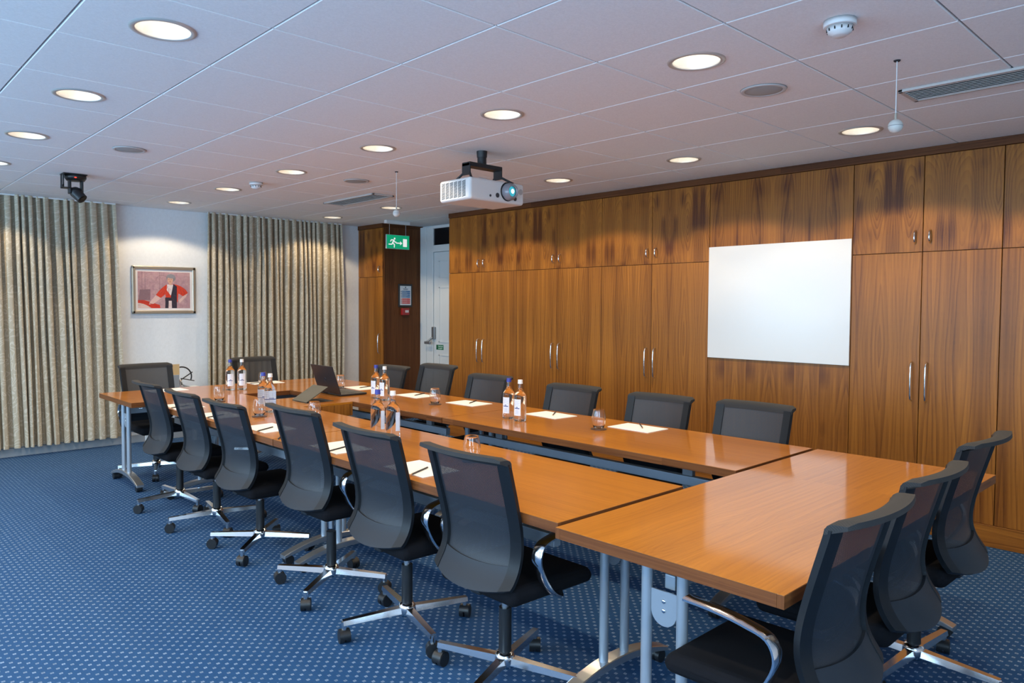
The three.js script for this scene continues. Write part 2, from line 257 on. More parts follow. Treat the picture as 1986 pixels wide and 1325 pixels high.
// door in the recess
{
  const d = structGroup('door_1');
  const x = X1 - 0.03;
  part('door_frame', [rb(x - 0.02, X1 - 0.001, 0, 2.53, -7.826, -7.70, 0.004), rb(x - 0.012, X1 - 0.001, 0, 2.53, -7.70, -7.565, 0.008), rb(x - 0.02, X1 - 0.001, 0, 2.53, -6.62, -6.52, 0.004), rb(x - 0.02, X1 - 0.001, 2.195, 2.285, -7.565, -6.62, 0.006), rb(x - 0.02, X1 - 0.001, 2.50, 2.535, -7.565, -6.62, 0.004)], whitePaint, d);
  part('transom_pane', bx(x + 0.008, x + 0.014, 2.285, 2.50, -7.565, -6.62), phy([0.006, 0.007, 0.009], 0.12), d);
  const leaf = part('door_leaf', bx(x + 0.004, x + 0.02, 0.01, 2.19, -7.56, -6.625), whitePaint, d);
  for (const [y0, y1] of [[1.86, 2.08], [1.02, 1.74], [0.16, 0.86]]) for (const [z0, z1] of [[-7.45, -7.13], [-7.05, -6.73]]) {
    const f = 0.014;
    part('panel_moulding', [bx(x - 0.004, x + 0.004, y0, y0 + f, z0, z1), bx(x - 0.004, x + 0.004, y1 - f, y1, z0, z1), bx(x - 0.004, x + 0.004, y0, y1, z0, z0 + f), bx(x - 0.004, x + 0.004, y0, y1, z1 - f, z1)], whitePaint, leaf);
  }
  const latch = part('push_pad', [rb(x - 0.03, x + 0.004, 1.06, 1.22, -7.575, -7.515, 0.008), rod(V3(x - 0.03, 1.08, -7.55), V3(x - 0.085, 1.02, -7.60), 0.012), rb(x - 0.10, x - 0.075, 0.995, 1.03, -7.64, -7.52, 0.008)], std([0.28, 0.29, 0.30], 0.4, 0.7), d);
  const signT = canvasTex(256, 112, (c, w, h) => { c.fillStyle = '#2f7a55'; c.fillRect(0, 0, w, h); c.fillStyle = '#1d5a3c'; c.fillRect(0, 0, 58, h); c.fillStyle = '#eef6f0'; c.font = 'bold 38px sans-serif'; c.fillText('Push pad', 68, 48); c.fillText('to open', 76, 92); });
  const s = part('push_pad_sign', new THREE.PlaneGeometry(0.15, 0.065).rotateY(-Math.PI / 2).translate(x + 0.0035, 0.955, -7.435), std(0xffffff, 0.5, 0, { map: signT }), d);
}

// ------------------------------------------------------------------ curtains
const damask = tex(512, 512, (i, j) => {
  const u = i / 512, v = j / 512, T = Math.PI * 2;
  const wx = 0.35 * Math.sin(T * (2 * v)) + 0.2 * Math.sin(T * (3 * u + v)), wy = 0.35 * Math.sin(T * (2 * u)) + 0.2 * Math.cos(T * (u - 3 * v));
  const a = Math.sin(T * (3 * u + wx)) * Math.cos(T * (2 * v + wy)), m = a > 0.12 && a < 0.62 ? 1 : 0;
  const w = 0.96 + 0.10 * (noise(i * 0.3, j * 0.3) - 0.5);
  return mix([0.47 * w, 0.395 * w, 0.285 * w], [0.60 * w, 0.53 * w, 0.415 * w], m * 0.9);
}, [1 / 0.42, 1 / 0.42]);
const curtainMat = phy(0xffffff, 0.8, { map: damask, sheen: 0.25, sheenRoughness: 0.5, sheenColor: rgb(0.7, 0.65, 0.5), side: THREE.DoubleSide });
function curtain(x0, x1, x0b, x1b, label, sd) {
  seed = sd;
  const folds = []; let s = 0; while (s < x1 - x0) { const w = rr(0.045, 0.115); folds.push([s, w, rr(0.55, 1), rr(-1, 1)]); s += w; }
  const total = s, nu = folds.length * 22, nv = 36, pos = [], uv = [], idx = []; let cloth = 0;
  for (let j = 0; j <= nv; j++) { const v = j / nv, y = 0.095 + (H - 0.002 - 0.095) * v; cloth = 0;
    let px = 0, pz = 0;
    for (let i = 0; i <= nu; i++) {
      const k = Math.min(folds.length - 1, Math.floor(i / 22)), t = Math.min(1, (i - k * 22) / 22), f = folds[k];
      const sm = (q) => q * q * (3 - 2 * q), nx = folds[Math.min(folds.length - 1, k + 1)], A = f[2] + (nx[2] - f[2]) * sm(t);
      const drift = (noise(k * 0.9 + t * 0.9 + sd, v * 1.6) - 0.5) * 0.035 * (1 - v);
      const base = (f[0] + f[1] * t) / total, xa = x0 + (x1 - x0) * base, xb = x0b + (x1b - x0b) * base;
      const amp = (0.064 + 0.008 * (1 - v)) * A * (1 - 0.35 * Math.pow(v, 6));
      const x = xb + (xa - xb) * v + drift + Math.sin(t * Math.PI * 4) * f[1] * 0.15;
      const z = -8.312 + amp * Math.cos(t * Math.PI * 2) + 0.012 * f[3] * (1 - v) + 0.006 * Math.sin(y * 3 + k);
      if (i) cloth += Math.hypot(x - px, z - pz); px = x; pz = z;
      pos.push(x, y, z); uv.push(cloth, y);
    } }
  for (let j = 0; j < nv; j++) for (let i = 0; i < nu; i++) { const a = j * (nu + 1) + i, b = a + 1, c = a + nu + 1, d = c + 1; idx.push(a, b, d, a, d, c); }
  const g = new THREE.BufferGeometry(); g.setAttribute('position', new THREE.Float32BufferAttribute(pos, 3)); g.setAttribute('uv', new THREE.Float32BufferAttribute(uv, 2)); g.setIndex(idx); g.computeVertexNormals();
  const c = thing('curtain', label, 'curtain', [0, 0, 0], 0, 'floor length damask curtains');
  part('cloth', g, curtainMat, c);
  part('track', bx(x0, x1, H - 0.014, H - 0.001, -8.312, -8.288), whitePaint, c);
}
curtain(0.05, 2.37, 0.05, 2.44, 'beige damask curtain left of the portrait painting', 5);
curtain(3.34, 5.085, 3.33, 5.10, 'beige damask curtain between the portrait and the corner cupboard', 77);

// ------------------------------------------------------------------ portrait
{
  const p = thing('picture', 'silver framed portrait of a seated figure in red between the curtains', 'painting');
  const x0 = 2.545, x1 = 3.225, y0 = 1.395, y1 = 1.915, z = Z0 + 0.002, f = 0.036;
  const bar = (a, b, c, d) => rb(a, b, c, d, z, z + 0.03, 0.009, 'y', 0, 0, 2);
  const fm = std([0.62, 0.56, 0.44], 0.32, 0.85);
  part('frame', [bar(x0, x1, y0, y0 + f), bar(x0, x1, y1 - f, y1), bar(x0, x0 + f, y0, y1), bar(x1 - f, x1, y0, y1)], fm, p);
  part('mount', bx(x0 + f, x1 - f, y0 + f, y1 - f, z, z + 0.012), std([0.78, 0.72, 0.70], 0.8), p);
  const art = canvasTex(512, 384, (c, w, h) => {
    c.fillStyle = '#b98f92'; c.fillRect(0, 0, w, h);
    for (let i = 0; i < 900; i++) { c.globalAlpha = 0.10; c.fillStyle = ['#c9a2a0', '#a07c84', '#8d6d78', '#d3b3ac'][i % 4]; c.beginPath(); c.ellipse(rnd() * w, rnd() * h, 8 + rnd() * 30, 6 + rnd() * 18, rnd() * 3, 0, 7); c.fill(); }
    c.globalAlpha = 0.35; c.strokeStyle = '#85626c'; c.lineWidth = 9; for (const x of [40, 70, 210]) { c.beginPath(); c.moveTo(x, 0); c.lineTo(x, 230); c.stroke(); }
    c.beginPath(); c.arc(235, 95, 60, Math.PI, 0); c.stroke(); c.globalAlpha = 1;
    c.fillStyle = '#8a6a70'; c.beginPath(); c.moveTo(5, 300); c.lineTo(20, 190); c.lineTo(120, 185); c.lineTo(118, 300); c.fill();
    c.fillStyle = '#c8321e'; c.beginPath(); c.moveTo(0, 300); c.lineTo(60, 300); c.lineTo(210, 350); c.lineTo(215, 384); c.lineTo(90, 384); c.lineTo(0, 330); c.fill();
    c.fillStyle = '#dcc0b6'; c.beginPath(); c.moveTo(0, 330); c.quadraticCurveTo(60, 330, 130, 384); c.lineTo(0, 384); c.fill();
    c.fillStyle = '#d13a22'; c.beginPath(); c.moveTo(275, 135); c.quadraticCurveTo(330, 115, 400, 140); c.quadraticCurveTo(470, 170, 490, 220); c.lineTo(440, 255); c.lineTo(395, 225); c.lineTo(385, 320); c.lineTo(275, 320); c.lineTo(265, 235); c.lineTo(220, 275); c.lineTo(172, 245); c.quadraticCurveTo(220, 170, 275, 135); c.fill();
    c.fillStyle = '#d9b3aa'; c.beginPath(); c.moveTo(172, 245); c.lineTo(222, 278); c.lineTo(150, 338); c.lineTo(105, 345); c.lineTo(110, 325); c.fill();
    c.beginPath(); c.moveTo(440, 255); c.lineTo(490, 222); c.lineTo(470, 262); c.lineTo(405, 330); c.lineTo(395, 300); c.fill();
    c.fillStyle = '#e6d6d2'; c.beginPath(); c.moveTo(283, 130); c.lineTo(342, 130); c.lineTo(350, 170); c.lineTo(318, 250); c.lineTo(278, 190); c.fill();
    c.fillStyle = '#2a2433'; c.beginPath(); c.moveTo(345, 125); c.lineTo(380, 150); c.lineTo(378, 384); c.lineTo(330, 384); c.lineTo(320, 255); c.fill();
    c.fillRect(262, 270, 75, 34); c.beginPath(); c.moveTo(265, 290); c.lineTo(300, 300); c.lineTo(292, 384); c.lineTo(262, 384); c.fill();
    c.fillStyle = '#e0c9c4'; c.fillRect(297, 305, 30, 79);
    c.fillStyle = '#857f83'; c.beginPath(); c.ellipse(322, 62, 46, 42, 0, 0, 7); c.fill();
    c.fillStyle = '#d8a58c'; c.beginPath(); c.ellipse(314, 82, 28, 40, 0, 0, 7); c.fill(); c.fillRect(302, 112, 26, 24);
    c.fillStyle = '#8f8a8e'; c.beginPath(); c.ellipse(322, 44, 40, 22, 0.1, 0, 7); c.fill();
    c.lineWidth = 5; c.globalAlpha = 0.4; c.strokeStyle = '#8c1f14'; for (const [a, b, d, e] of [[290, 150, 240, 240], [300, 170, 285, 260], [400, 160, 425, 235], [440, 190, 455, 235], [30, 310, 150, 345], [80, 320, 190, 370]]) { c.beginPath(); c.moveTo(a, b); c.quadraticCurveTo((a + d) / 2 + 10, (b + e) / 2, d, e); c.stroke(); }
    c.strokeStyle = '#f0805c'; c.lineWidth = 3; for (const [a, b, d, e] of [[262, 150, 205, 230], [278, 160, 262, 225], [420, 160, 470, 205]]) { c.beginPath(); c.moveTo(a, b); c.lineTo(d, e); c.stroke(); }
    for (let i = 0; i < 700; i++) { c.globalAlpha = 0.07; c.fillStyle = ['#e8c8bc', '#7a4a4c', '#b06a60', '#4a3340'][i % 4]; c.beginPath(); c.ellipse(rnd() * w, rnd() * h, 3 + rnd() * 10, 2 + rnd() * 5, rnd() * 3, 0, 7); c.fill(); } c.globalAlpha = 1;
    c.fillStyle = '#5a3d38'; c.fillRect(298, 74, 9, 4); c.fillRect(320, 74, 9, 4); c.fillStyle = '#b06055'; c.fillRect(305, 101, 17, 4); c.fillStyle = '#c08d76'; c.fillRect(311, 80, 4, 13);
  });
  part('canvas', new THREE.PlaneGeometry(x1 - x0 - 2 * f - 0.05, y1 - y0 - 2 * f - 0.05).translate((x0 + x1) / 2, (y0 + y1) / 2, z + 0.0135), std(0xffffff, 0.6, 0, { map: art }), p);
}

// ------------------------------------------------------------------ signs by the door
{
  const e = thing('exit_sign', 'green running man exit sign hanging from the ceiling', 'exit sign');
  const x0 = 5.228, x1 = 5.576, y0 = 2.198, y1 = 2.372, z = -7.5;
  const face = canvasTex(512, 256, (c, w, h) => {
    c.fillStyle = '#10a878'; c.fillRect(0, 0, w, h); c.fillStyle = '#ffffff'; c.strokeStyle = '#ffffff'; c.lineCap = 'round'; c.lineJoin = 'round';
    c.fillRect(368, 62, 92, 150);
    c.beginPath(); c.arc(176, 66, 19, 0, 7); c.fill();
    c.lineWidth = 30; c.beginPath(); c.moveTo(158, 100); c.lineTo(132, 148); c.stroke();
    c.lineWidth = 20; c.beginPath(); c.moveTo(150, 94); c.lineTo(104, 92); c.lineTo(84, 120); c.stroke();
    c.beginPath(); c.moveTo(164, 104); c.lineTo(186, 134); c.lineTo(208, 132); c.stroke();
    c.lineWidth = 22; c.beginPath(); c.moveTo(132, 148); c.lineTo(112, 176); c.lineTo(48, 178); c.stroke();
    c.beginPath(); c.moveTo(136, 152); c.lineTo(172, 180); c.lineTo(168, 228); c.stroke();
    c.lineWidth = 20; c.lineCap = 'butt'; c.beginPath(); c.moveTo(206, 148); c.lineTo(312, 148); c.stroke();
    c.beginPath(); c.moveTo(302, 108); c.lineTo(352, 148); c.lineTo(302, 188); c.fill();
  });
  part('edge_frame', rb(x0, x1, y0, y1, z - 0.018, z + 0.004, 0.003), std([0.45, 0.55, 0.55], 0.4), e);
  part('lit_face', new THREE.PlaneGeometry(x1 - x0 - 0.008, y1 - y0 - 0.008).translate((x0 + x1) / 2, (y0 + y1) / 2, z + 0.0046), new THREE.MeshStandardMaterial({ color: 0x000000, emissive: 0xffffff, emissiveMap: face, emissiveIntensity: 0.85, roughness: 0.4 }), e);
  part('ceiling_bar', rb(x0 - 0.01, x1 + 0.0, 2.505, H - 0.0005, z - 0.035, z + 0.02, 0.004), whitePlastic, e);
  for (const x of [x0 + 0.05, x1 - 0.05]) part('hanging_wire', rod(V3(x, y1 - 0.002, z - 0.006), V3(x, 2.507, z - 0.006), 0.0016, 6), whitePlastic, e);

  const n = thing('fire_notice', 'black framed fire action notice on the dark side panel', 'notice');
  const nx0 = 5.64, nx1 = 5.862, ny0 = 1.478, ny1 = 1.778, nz = -7.8275;
  part('frame', rb(nx0, nx1, ny0, ny1, nz, nz + 0.012, 0.003), blackPlastic, n);
  const nt = canvasTex(256, 360, (c, w, h) => { c.fillStyle = '#cdd3d8'; c.fillRect(0, 0, w, h); c.fillStyle = '#2f3c4c'; c.fillRect(118, 14, 22, 26); c.fillStyle = '#5a6f86'; c.fillRect(72, 52, 112, 12); c.fillRect(84, 70, 86, 5); for (let i = 0; i < 4; i++) { c.fillStyle = '#3a6ea0'; c.fillRect(46, 90 + i * 34, 190, 29); c.fillStyle = '#aebfd0'; c.fillRect(54, 100 + i * 34, 90 + 20 * (i % 3), 4); c.fillRect(54, 109 + i * 34, 120, 3); c.fillStyle = '#3a5a7a'; c.fillRect(18, 94 + i * 34, 20, 20); } for (let i = 0; i < 3; i++) { c.fillStyle = '#c2474b'; c.fillRect(46, 232 + i * 36, 190, 31); c.fillStyle = '#e6b6b6'; c.fillRect(54, 243 + i * 36, 110, 4); c.fillStyle = '#8a3a40'; c.fillRect(18, 238 + i * 36, 20, 20); } });
  part('notice_sheet', new THREE.PlaneGeometry(0.178, 0.252).translate((nx0 + nx1) / 2, (ny0 + ny1) / 2, nz + 0.0128), std(0xffffff, 0.4, 0, { map: nt }), n);
  const cp = thing('fire_call_point', 'small red fire alarm call point below the framed notice', 'alarm');
  part('housing', rb(5.683, 5.792, 1.372, 1.462, nz, nz + 0.045, 0.005), std([0.32, 0.015, 0.015], 0.4), cp);
  part('press_plate', bx(5.722, 5.778, 1.405, 1.437, nz + 0.0452, nz + 0.047), std([0.62, 0.58, 0.58], 0.4), cp);
}

// ------------------------------------------------------------------ ceiling fittings
function speaker(x, z, label) {
  const s = thing('ceiling_speaker', label, 'speaker', [x, H, z], 0, 'round ceiling speakers');
  part('rim', lathe([[0.086, -0.004], [0.09, -0.008], [0.103, -0.007], [0.108, -0.0003], [0.086, -0.0003]], 36), std([0.50, 0.50, 0.50], 0.5), s);
  part('grille', lathe([[0, -0.0105], [0.05, -0.009], [0.0865, -0.005], [0.0865, -0.0004]], 36), std([0.36, 0.38, 0.39], 0.6, 0.2), s);
}
speaker(3.4197, -1.7425, 'grey round ceiling speaker near the hanging microphone ball at the right');
speaker(1.6197, -5.3425, 'grey round ceiling speaker in front of the black ceiling camera');
speaker(3.4197, -5.3425, 'grey round ceiling speaker left of the projector');
function vent(x, z0, z1, label) {
  const v = thing('air_vent', label, 'vent', [x, H, (z0 + z1) / 2], 0, 'ceiling air vents');
  const L = (z1 - z0) / 2, W = 0.122, m = std([0.50, 0.48, 0.46], 0.5);
  part('frame', [rb(-W, -W + 0.022, -0.014, -0.0003, -L, L, 0.003), rb(W - 0.022, W, -0.014, -0.0003, -L, L, 0.003), rb(-W, W, -0.014, -0.0003, -L, -L + 0.022, 0.003), rb(-W, W, -0.014, -0.0003, L - 0.022, L, 0.003)], m, v);
  part('backing', bx(-W + 0.02, W - 0.02, -0.0025, -0.0003, -L + 0.02, L - 0.02), darkVoid, v);
  for (let i = 0; i < 7; i++) { const s = part('slat', new THREE.BoxGeometry(0.017, 0.0022, 2 * L - 0.044).rotateZ(0.45), m, v); s.position.set(-0.084 + i * 0.028, -0.0085, 0); }
}
vent(4.012, -6.70, -5.80, 'long slotted ceiling air vent near the exit sign');
vent(4.012, -1.30, -0.40, 'long slotted ceiling air vent cut off by the right edge');
function smoke(x, z, label) {
  const d = thing('smoke_detector', label, 'smoke detector', [x, H, z], 0, 'ceiling smoke detectors');
  part('base', lathe([[0.0, -0.0003], [0.056, -0.0003], [0.056, -0.02], [0.052, -0.024], [0.0, -0.024]], 32), whitePlastic, d);
  part('head', lathe([[0.0, -0.024], [0.047, -0.0245], [0.040, -0.046], [0.027, -0.053], [0.024, -0.0575], [0.0, -0.0585]], 32), whitePlastic, d);
  for (let i = 0; i < 12; i++) { const a = (i / 12) * Math.PI * 2, s = part('slot', bx(-0.002, 0.002, -0.040, -0.030, 0.0415, 0.0458), darkVoid, d); s.rotation.y = a; }
}
smoke(2.803, -1.138, 'white smoke detector at the upper right of the ceiling');
smoke(2.845, -6.02, 'white smoke detector between two downlights above the far end of the table');
function mic(x, z, y, label) {
  const m = thing('hanging_microphone', label, 'microphone', [x, H, z], 0, 'ball microphones hanging from the ceiling');
  part('ceiling_cup', cyl(0.012, 0.014, -0.005, -0.0003), darkVoid, m);
  part('cable', rod(V3(0, -0.003, 0), V3(0, y + 0.062 - H, 0), 0.0022, 8), whitePlastic, m);
  part('ferrule', [cyl(0.006, 0.0045, y + 0.038 - H, y + 0.066 - H, 0, 0, 14)], std([0.5, 0.46, 0.38], 0.4, 0.4), m);
  part('ball', new THREE.SphereGeometry(0.029, 28, 18).translate(0, y + 0.012 - H, 0), std([0.62, 0.62, 0.58], 0.55), m);
  part('seam_ring', new THREE.TorusGeometry(0.0288, 0.0013, 6, 30).rotateX(Math.PI / 2).translate(0, y + 0.012 - H, 0), std([0.30, 0.30, 0.30], 0.5), m);
}
mic(3.425, -1.15, 2.258, 'white ball microphone hanging beside the large air vent');
mic(3.414, -4.759, 2.210, 'white ball microphone hanging in front of the exit sign');

// conference camera
{
  const c = thing('ceiling_camera', 'black swivelling conference camera on a ceiling bracket', 'camera', [1.61, H, -6.68]);
  part('bracket', [rb(-0.10, 0.075, -0.008, -0.0003, -0.06, 0.06, 0.002), rb(-0.10, -0.092, -0.11, -0.003, -0.045, -0.02, 0.002), rb(-0.10, -0.092, -0.11, -0.003, 0.02, 0.045, 0.002), rb(-0.10, -0.092, -0.118, -0.092, -0.045, 0.045, 0.002), rb(-0.10, 0.02, -0.118, -0.112, -0.045, 0.045, 0.002)], blackPlastic, c);
  part('base', lathe([[0.0, -0.008], [0.078, -0.009], [0.08, -0.03], [0.066, -0.052], [0.0, -0.054]], 32), blackPlastic, c);
  part('yoke', [rb(-0.052, -0.036, -0.16, -0.05, -0.03, 0.03, 0.006), rb(0.036, 0.052, -0.16, -0.05, -0.03, 0.03, 0.006)], blackPlastic, c);
  const head = part('head', [new THREE.SphereGeometry(0.045, 24, 16), new THREE.CylinderGeometry(0.040, 0.044, 0.07, 24).rotateX(Math.PI / 2).translate(0, 0, 0.045)], blackPlastic, c);
  head.position.set(0, -0.145, 0); head.rotation.set(0.9, 0.5, 0);
  part('lens', new THREE.CylinderGeometry(0.026, 0.026, 0.004, 24).rotateX(Math.PI / 2).translate(0, 0, 0.0815), phy([0.01, 0.01, 0.014], 0.05), head);
  part('status_light', new THREE.SphereGeometry(0.006, 12, 8).scale(1.6, 0.8, 1).translate(-0.018, -0.035, 0.077), new THREE.MeshStandardMaterial({ color: 0x200000, emissive: rgb(1, 0.06, 0.03), emissiveIntensity: 2.0 }), c);
}

// ------------------------------------------------------------------ projector
{
  const x0 = 3.155, x1 = 3.655, z0 = -3.905, z1 = -3.59, y0 = 2.19, y1 = 2.335;
  const m = thing('projector_mount', 'black ceiling pole and bracket that holds the projector', 'mount');
  part('pole', [cyl(0.031, 0.031, 2.455, H - 0.0005, 3.39, -3.735, 24), cyl(0.034, 0.037, 2.505, H - 0.0006, 3.39, -3.735, 24)], blackPlastic, m);
  part('cross_arm', [rb(3.245, 3.545, 2.428, 2.456, -3.775, -3.695, 0.003), rb(3.245, 3.255, 2.37, 2.45, -3.775, -3.695, 0.002), rb(3.535, 3.545, 2.37, 2.45, -3.775, -3.695, 0.002)], blackPlastic, m);
  for (const [ax, az, bx2, bz] of [[3.25, -3.70, 3.22, -3.65], [3.54, -3.70, 3.60, -3.64], [3.25, -3.77, 3.24, -3.84], [3.54, -3.77, 3.57, -3.85]]) part('foot', rod(V3(ax, 2.382, az), V3(bx2, y1 + 0.004, bz), 0.008), blackPlastic, m);
  const p = thing('projector', 'white ceiling projector with a glowing blue lens', 'projector');
  const body = std([0.70, 0.70, 0.69], 0.38);
  part('body', [muv(new RoundedBoxGeometry(x1 - x0, y1 - y0, z1 - z0, 4, 0.02).translate((x0 + x1) / 2, (y0 + y1) / 2, (z0 + z1) / 2), 'y')], body, p);
  // side grille: dark slits in columns, seen from the left
  const gr = [];
  for (let c = 0; c < 6; c++) for (let r = 0; r < 12; r++) gr.push(new THREE.BoxGeometry(0.003, 0.0042, 0.033).rotateX(-0.12).translate(x0 - 0.0002, y0 + 0.024 + r * 0.0088, z0 + 0.045 + c * 0.042));
  const gm = part('grille_slits', gr, darkVoid, p); gm.userData.kind = 'stuff';
  const lx = 3.50, ly = 2.268;
  part('lens_recess', new THREE.RingGeometry(0.052, 0.064, 40).translate(lx - 0.008, ly, z1 + 0.0008), darkVoid, p);
  part('lens_barrel', [lathe([[0.058, 0.0], [0.058, 0.028], [0.050, 0.034], [0.046, 0.052], [0.041, 0.053], [0.034, 0.044]], 40).rotateX(Math.PI / 2).translate(lx, ly, z1 - 0.002)], std([0.30, 0.30, 0.33], 0.35, 0.2), p);
  part('lens', new THREE.SphereGeometry(0.06, 28, 10, 0, Math.PI * 2, 0, 0.6).rotateX(Math.PI / 2).translate(lx, ly, z1 - 0.014), new THREE.MeshPhysicalMaterial({ color: rgb(0.02, 0.06, 0.08), roughness: 0.05, emissive: rgb(0.05, 0.65, 0.85), emissiveIntensity: 0.7, clearcoat: 1 }), p);
  part('lamp_core', new THREE.SphereGeometry(0.014, 16, 10).scale(1, 1.1, 0.4).translate(lx - 0.002, ly, z1 + 0.046), new THREE.MeshStandardMaterial({ color: 0, emissive: rgb(0.9, 1, 1), emissiveIntensity: 2 }), p);
  for (const [dx, dy, r] of [[3.335, 2.228, 0.008], [3.40, 2.236, 0.016], [3.565, 2.228, 0.015]]) part('sensor', new THREE.CylinderGeometry(r, r, 0.003, 24).rotateX(Math.PI / 2).translate(dx, dy, z1 + 0.0008), std([0.05, 0.05, 0.055], 0.3), p);
  part('vent_disc', new THREE.CylinderGeometry(0.02, 0.02, 0.002, 24).rotateX(Math.PI / 2).translate(3.62, 2.28, z1 + 0.0004), std([0.42, 0.42, 0.42], 0.5), p);
  part('zoom_dial', [rb(3.27, 3.33, y1 - 0.002, y1 + 0.008, z1 - 0.06, z1 - 0.03, 0.003), rb(3.60, 3.64, y1 - 0.002, y1 + 0.01, z1 - 0.09, z1 - 0.05, 0.003)], std([0.5, 0.5, 0.52], 0.4), p);
}

// ------------------------------------------------------------------ tables
const tubeG = cyl(0.018, 0.018, 0.098, 0.705, 0, 0, 20);
const footG = (() => { const s = new THREE.Shape(); const N = 16; const up = (t) => 0.058 + 0.062 * (1 - t * t), dn = (t) => 0.045 + 0.048 * (1 - t * t); for (let i = 0; i <= N; i++) { const t = -1 + 2 * i / N; s[i ? 'lineTo' : 'moveTo'](t * 0.335, up(t)); } for (let i = N; i >= 0; i--) { const t = -1 + 2 * i / N; s.lineTo(t * 0.335, dn(t)); } const g = new THREE.ExtrudeGeometry(s, { depth: 0.05, bevelEnabled: true, bevelThickness: 0.004, bevelSize: 0.003, bevelSegments: 1 }); return g.translate(0, 0, -0.025).rotateY(Math.PI / 2); })();
const castG = merge([new THREE.CylinderGeometry(0.027, 0.027, 0.018, 20).rotateZ(Math.PI / 2).translate(-0.012, 0.027, 0), new THREE.CylinderGeometry(0.027, 0.027, 0.018, 20).rotateZ(Math.PI / 2).translate(0.012, 0.027, 0), new THREE.CylinderGeometry(0.0255, 0.0255, 0.008, 20, 1, false).rotateZ(Math.PI / 2).translate(0, 0.030, 0), cyl(0.008, 0.008, 0.03, 0.064)]);
const bracketG = (() => { const s = new THREE.Shape(); s.moveTo(-0.047, 0.595); s.lineTo(0.047, 0.595); s.lineTo(0.047, 0.53); s.absarc(0, 0.53, 0.047, 0, -Math.PI, true); s.lineTo(-0.047, 0.595); return new THREE.ExtrudeGeometry(s, { depth: 0.006, bevelEnabled: false, curveSegments: 16 }).translate(0, 0, -0.003).rotateY(Math.PI / 2); })();
const boltG = new THREE.SphereGeometry(0.0075, 12, 8).scale(0.5, 1, 1);
const hingeMetal = std([0.25, 0.26, 0.28], 0.4, 0.5);
function table(label, [x, z], turn, L, D, top, dz, mi, insets = [0.13, 0.13], beams = [-0.21, 0.21]) {
  const t = thing('conference_table', label, 'table', [x, 0, z], turn, 'walnut conference tables');
  const th = 0.038, cham = 0.0022;
  part('table_top', rb(-L / 2 + 0.001, L / 2 - 0.001, top - 0.0011, top, -D / 2 + 0.001, D / 2 - 0.001, 0.0004, 'x', 0.42 + rr(-0.05, 0.05), rr(0, 2)), tabMat[mi], t);
  part('edge_band', [rb(-L / 2, L / 2, top - th, top - 0.00115, -D / 2, -D / 2 + 0.02, 0.001, 'x', rr(0, 1), rr(0, 1)), rb(-L / 2, L / 2, top - th, top - 0.00115, D / 2 - 0.02, D / 2, 0.001, 'x', rr(0, 1), rr(0, 1)), rb(-L / 2, -L / 2 + 0.02, top - th, top - 0.00115, -D / 2 + 0.0203, D / 2 - 0.0203, 0.001, 'z', rr(0, 1), rr(0, 1)), rb(L / 2 - 0.02, L / 2, top - th, top - 0.00115, -D / 2 + 0.0203, D / 2 - 0.0203, 0.001, 'z', rr(0, 1), rr(0, 1))], edgeMat, t);
  for (const s of [-1, 1]) {
    const lx = s * (L / 2 - insets[s < 0 ? 0 : 1]);
    for (const k of [-1, 1]) { const g = part('leg', tubeG, legMetal, t); g.position.set(lx, 0, dz + k * 0.0655); }
    const pl = part('top_plate', rb(-0.03, 0.03, top - th - 0.014, top - th - 0.0005, -0.17, 0.17, 0.005), legMetal, t); pl.position.set(lx, 0, dz);
    const br = part('bracket', bracketG, legMetal, t); br.position.set(lx, 0, dz);
    for (const y of [0.563, 0.533]) for (const q of [-1, 1]) { const b = part('bolt', boltG, chrome, br); b.position.set(q * 0.004, y, 0); }
    const f = part('foot', footG, footMetal, t); f.position.set(lx, 0, dz);
    for (const k of [-1, 1]) { const c = part('castor', castG, blackPlastic, f); c.position.set(0, 0, k * 0.30); }
  }
  for (const k of beams) {
    part('beam', rb(-L / 2 + 0.16, L / 2 - 0.16, 0.592, 0.640, k - 0.02, k + 0.02, 0.004), legMetal, t);
    if (beams.length > 1) for (const s of [-1, 1]) part('hinge_block', rb(s * (L / 2 - 0.36) - 0.03, s * (L / 2 - 0.36) + 0.03, 0.640, top - th - 0.0005, k - 0.015, k + 0.015, 0.004), hingeMetal, t);
  }
  for (const s of [-1, 1]) { const lx = s * (L / 2 - insets[s < 0 ? 0 : 1]) - s * 0.04; part('release_lever', tube([[lx, top - th - 0.010, dz + 0.10], [lx, top - th - 0.030, dz + 0.15], [lx, top - th - 0.055, dz + 0.215], [lx - s * 0.02, top - th - 0.052, dz + 0.235]], 0.004, 16, 6), chrome, t); }
  return t;
}
const HALF = Math.PI / 2;
table('walnut table across the near end of the table ring, closest to the camera', [2.87, -1.2525], 0, 2.06, 0.795, 0.748, -0.05, 0, [0.13, 0.13], [-0.05]);
table('walnut table of the left row, joined to the near end table', [2.2575, -2.7175], HALF, 2.105, 0.775, 0.753, 0.045, 1, [0.085, 0.08]);
table('walnut table of the left row, joined to the far end table', [2.2575, -4.8275], HALF, 2.100, 0.775, 0.753, 0.045, 0, [0.08, 0.12]);
table('walnut table of the right row, joined to the near end table', [3.475, -2.7175], HALF, 2.105, 0.80, 0.753, 0.0, 0, [0.15, 0.12]);
table('walnut table of the right row, holding the laptop', [3.475, -4.8275], HALF, 2.100, 0.80, 0.753, 0.0, 1, [0.12, 0.12]);
table('walnut table across the far end of the table ring, by the curtains', [2.86, -6.3000], 0, 2.18, 0.838, 0.75, -0.15, 1, [0.13, 0.13], [-0.15]);
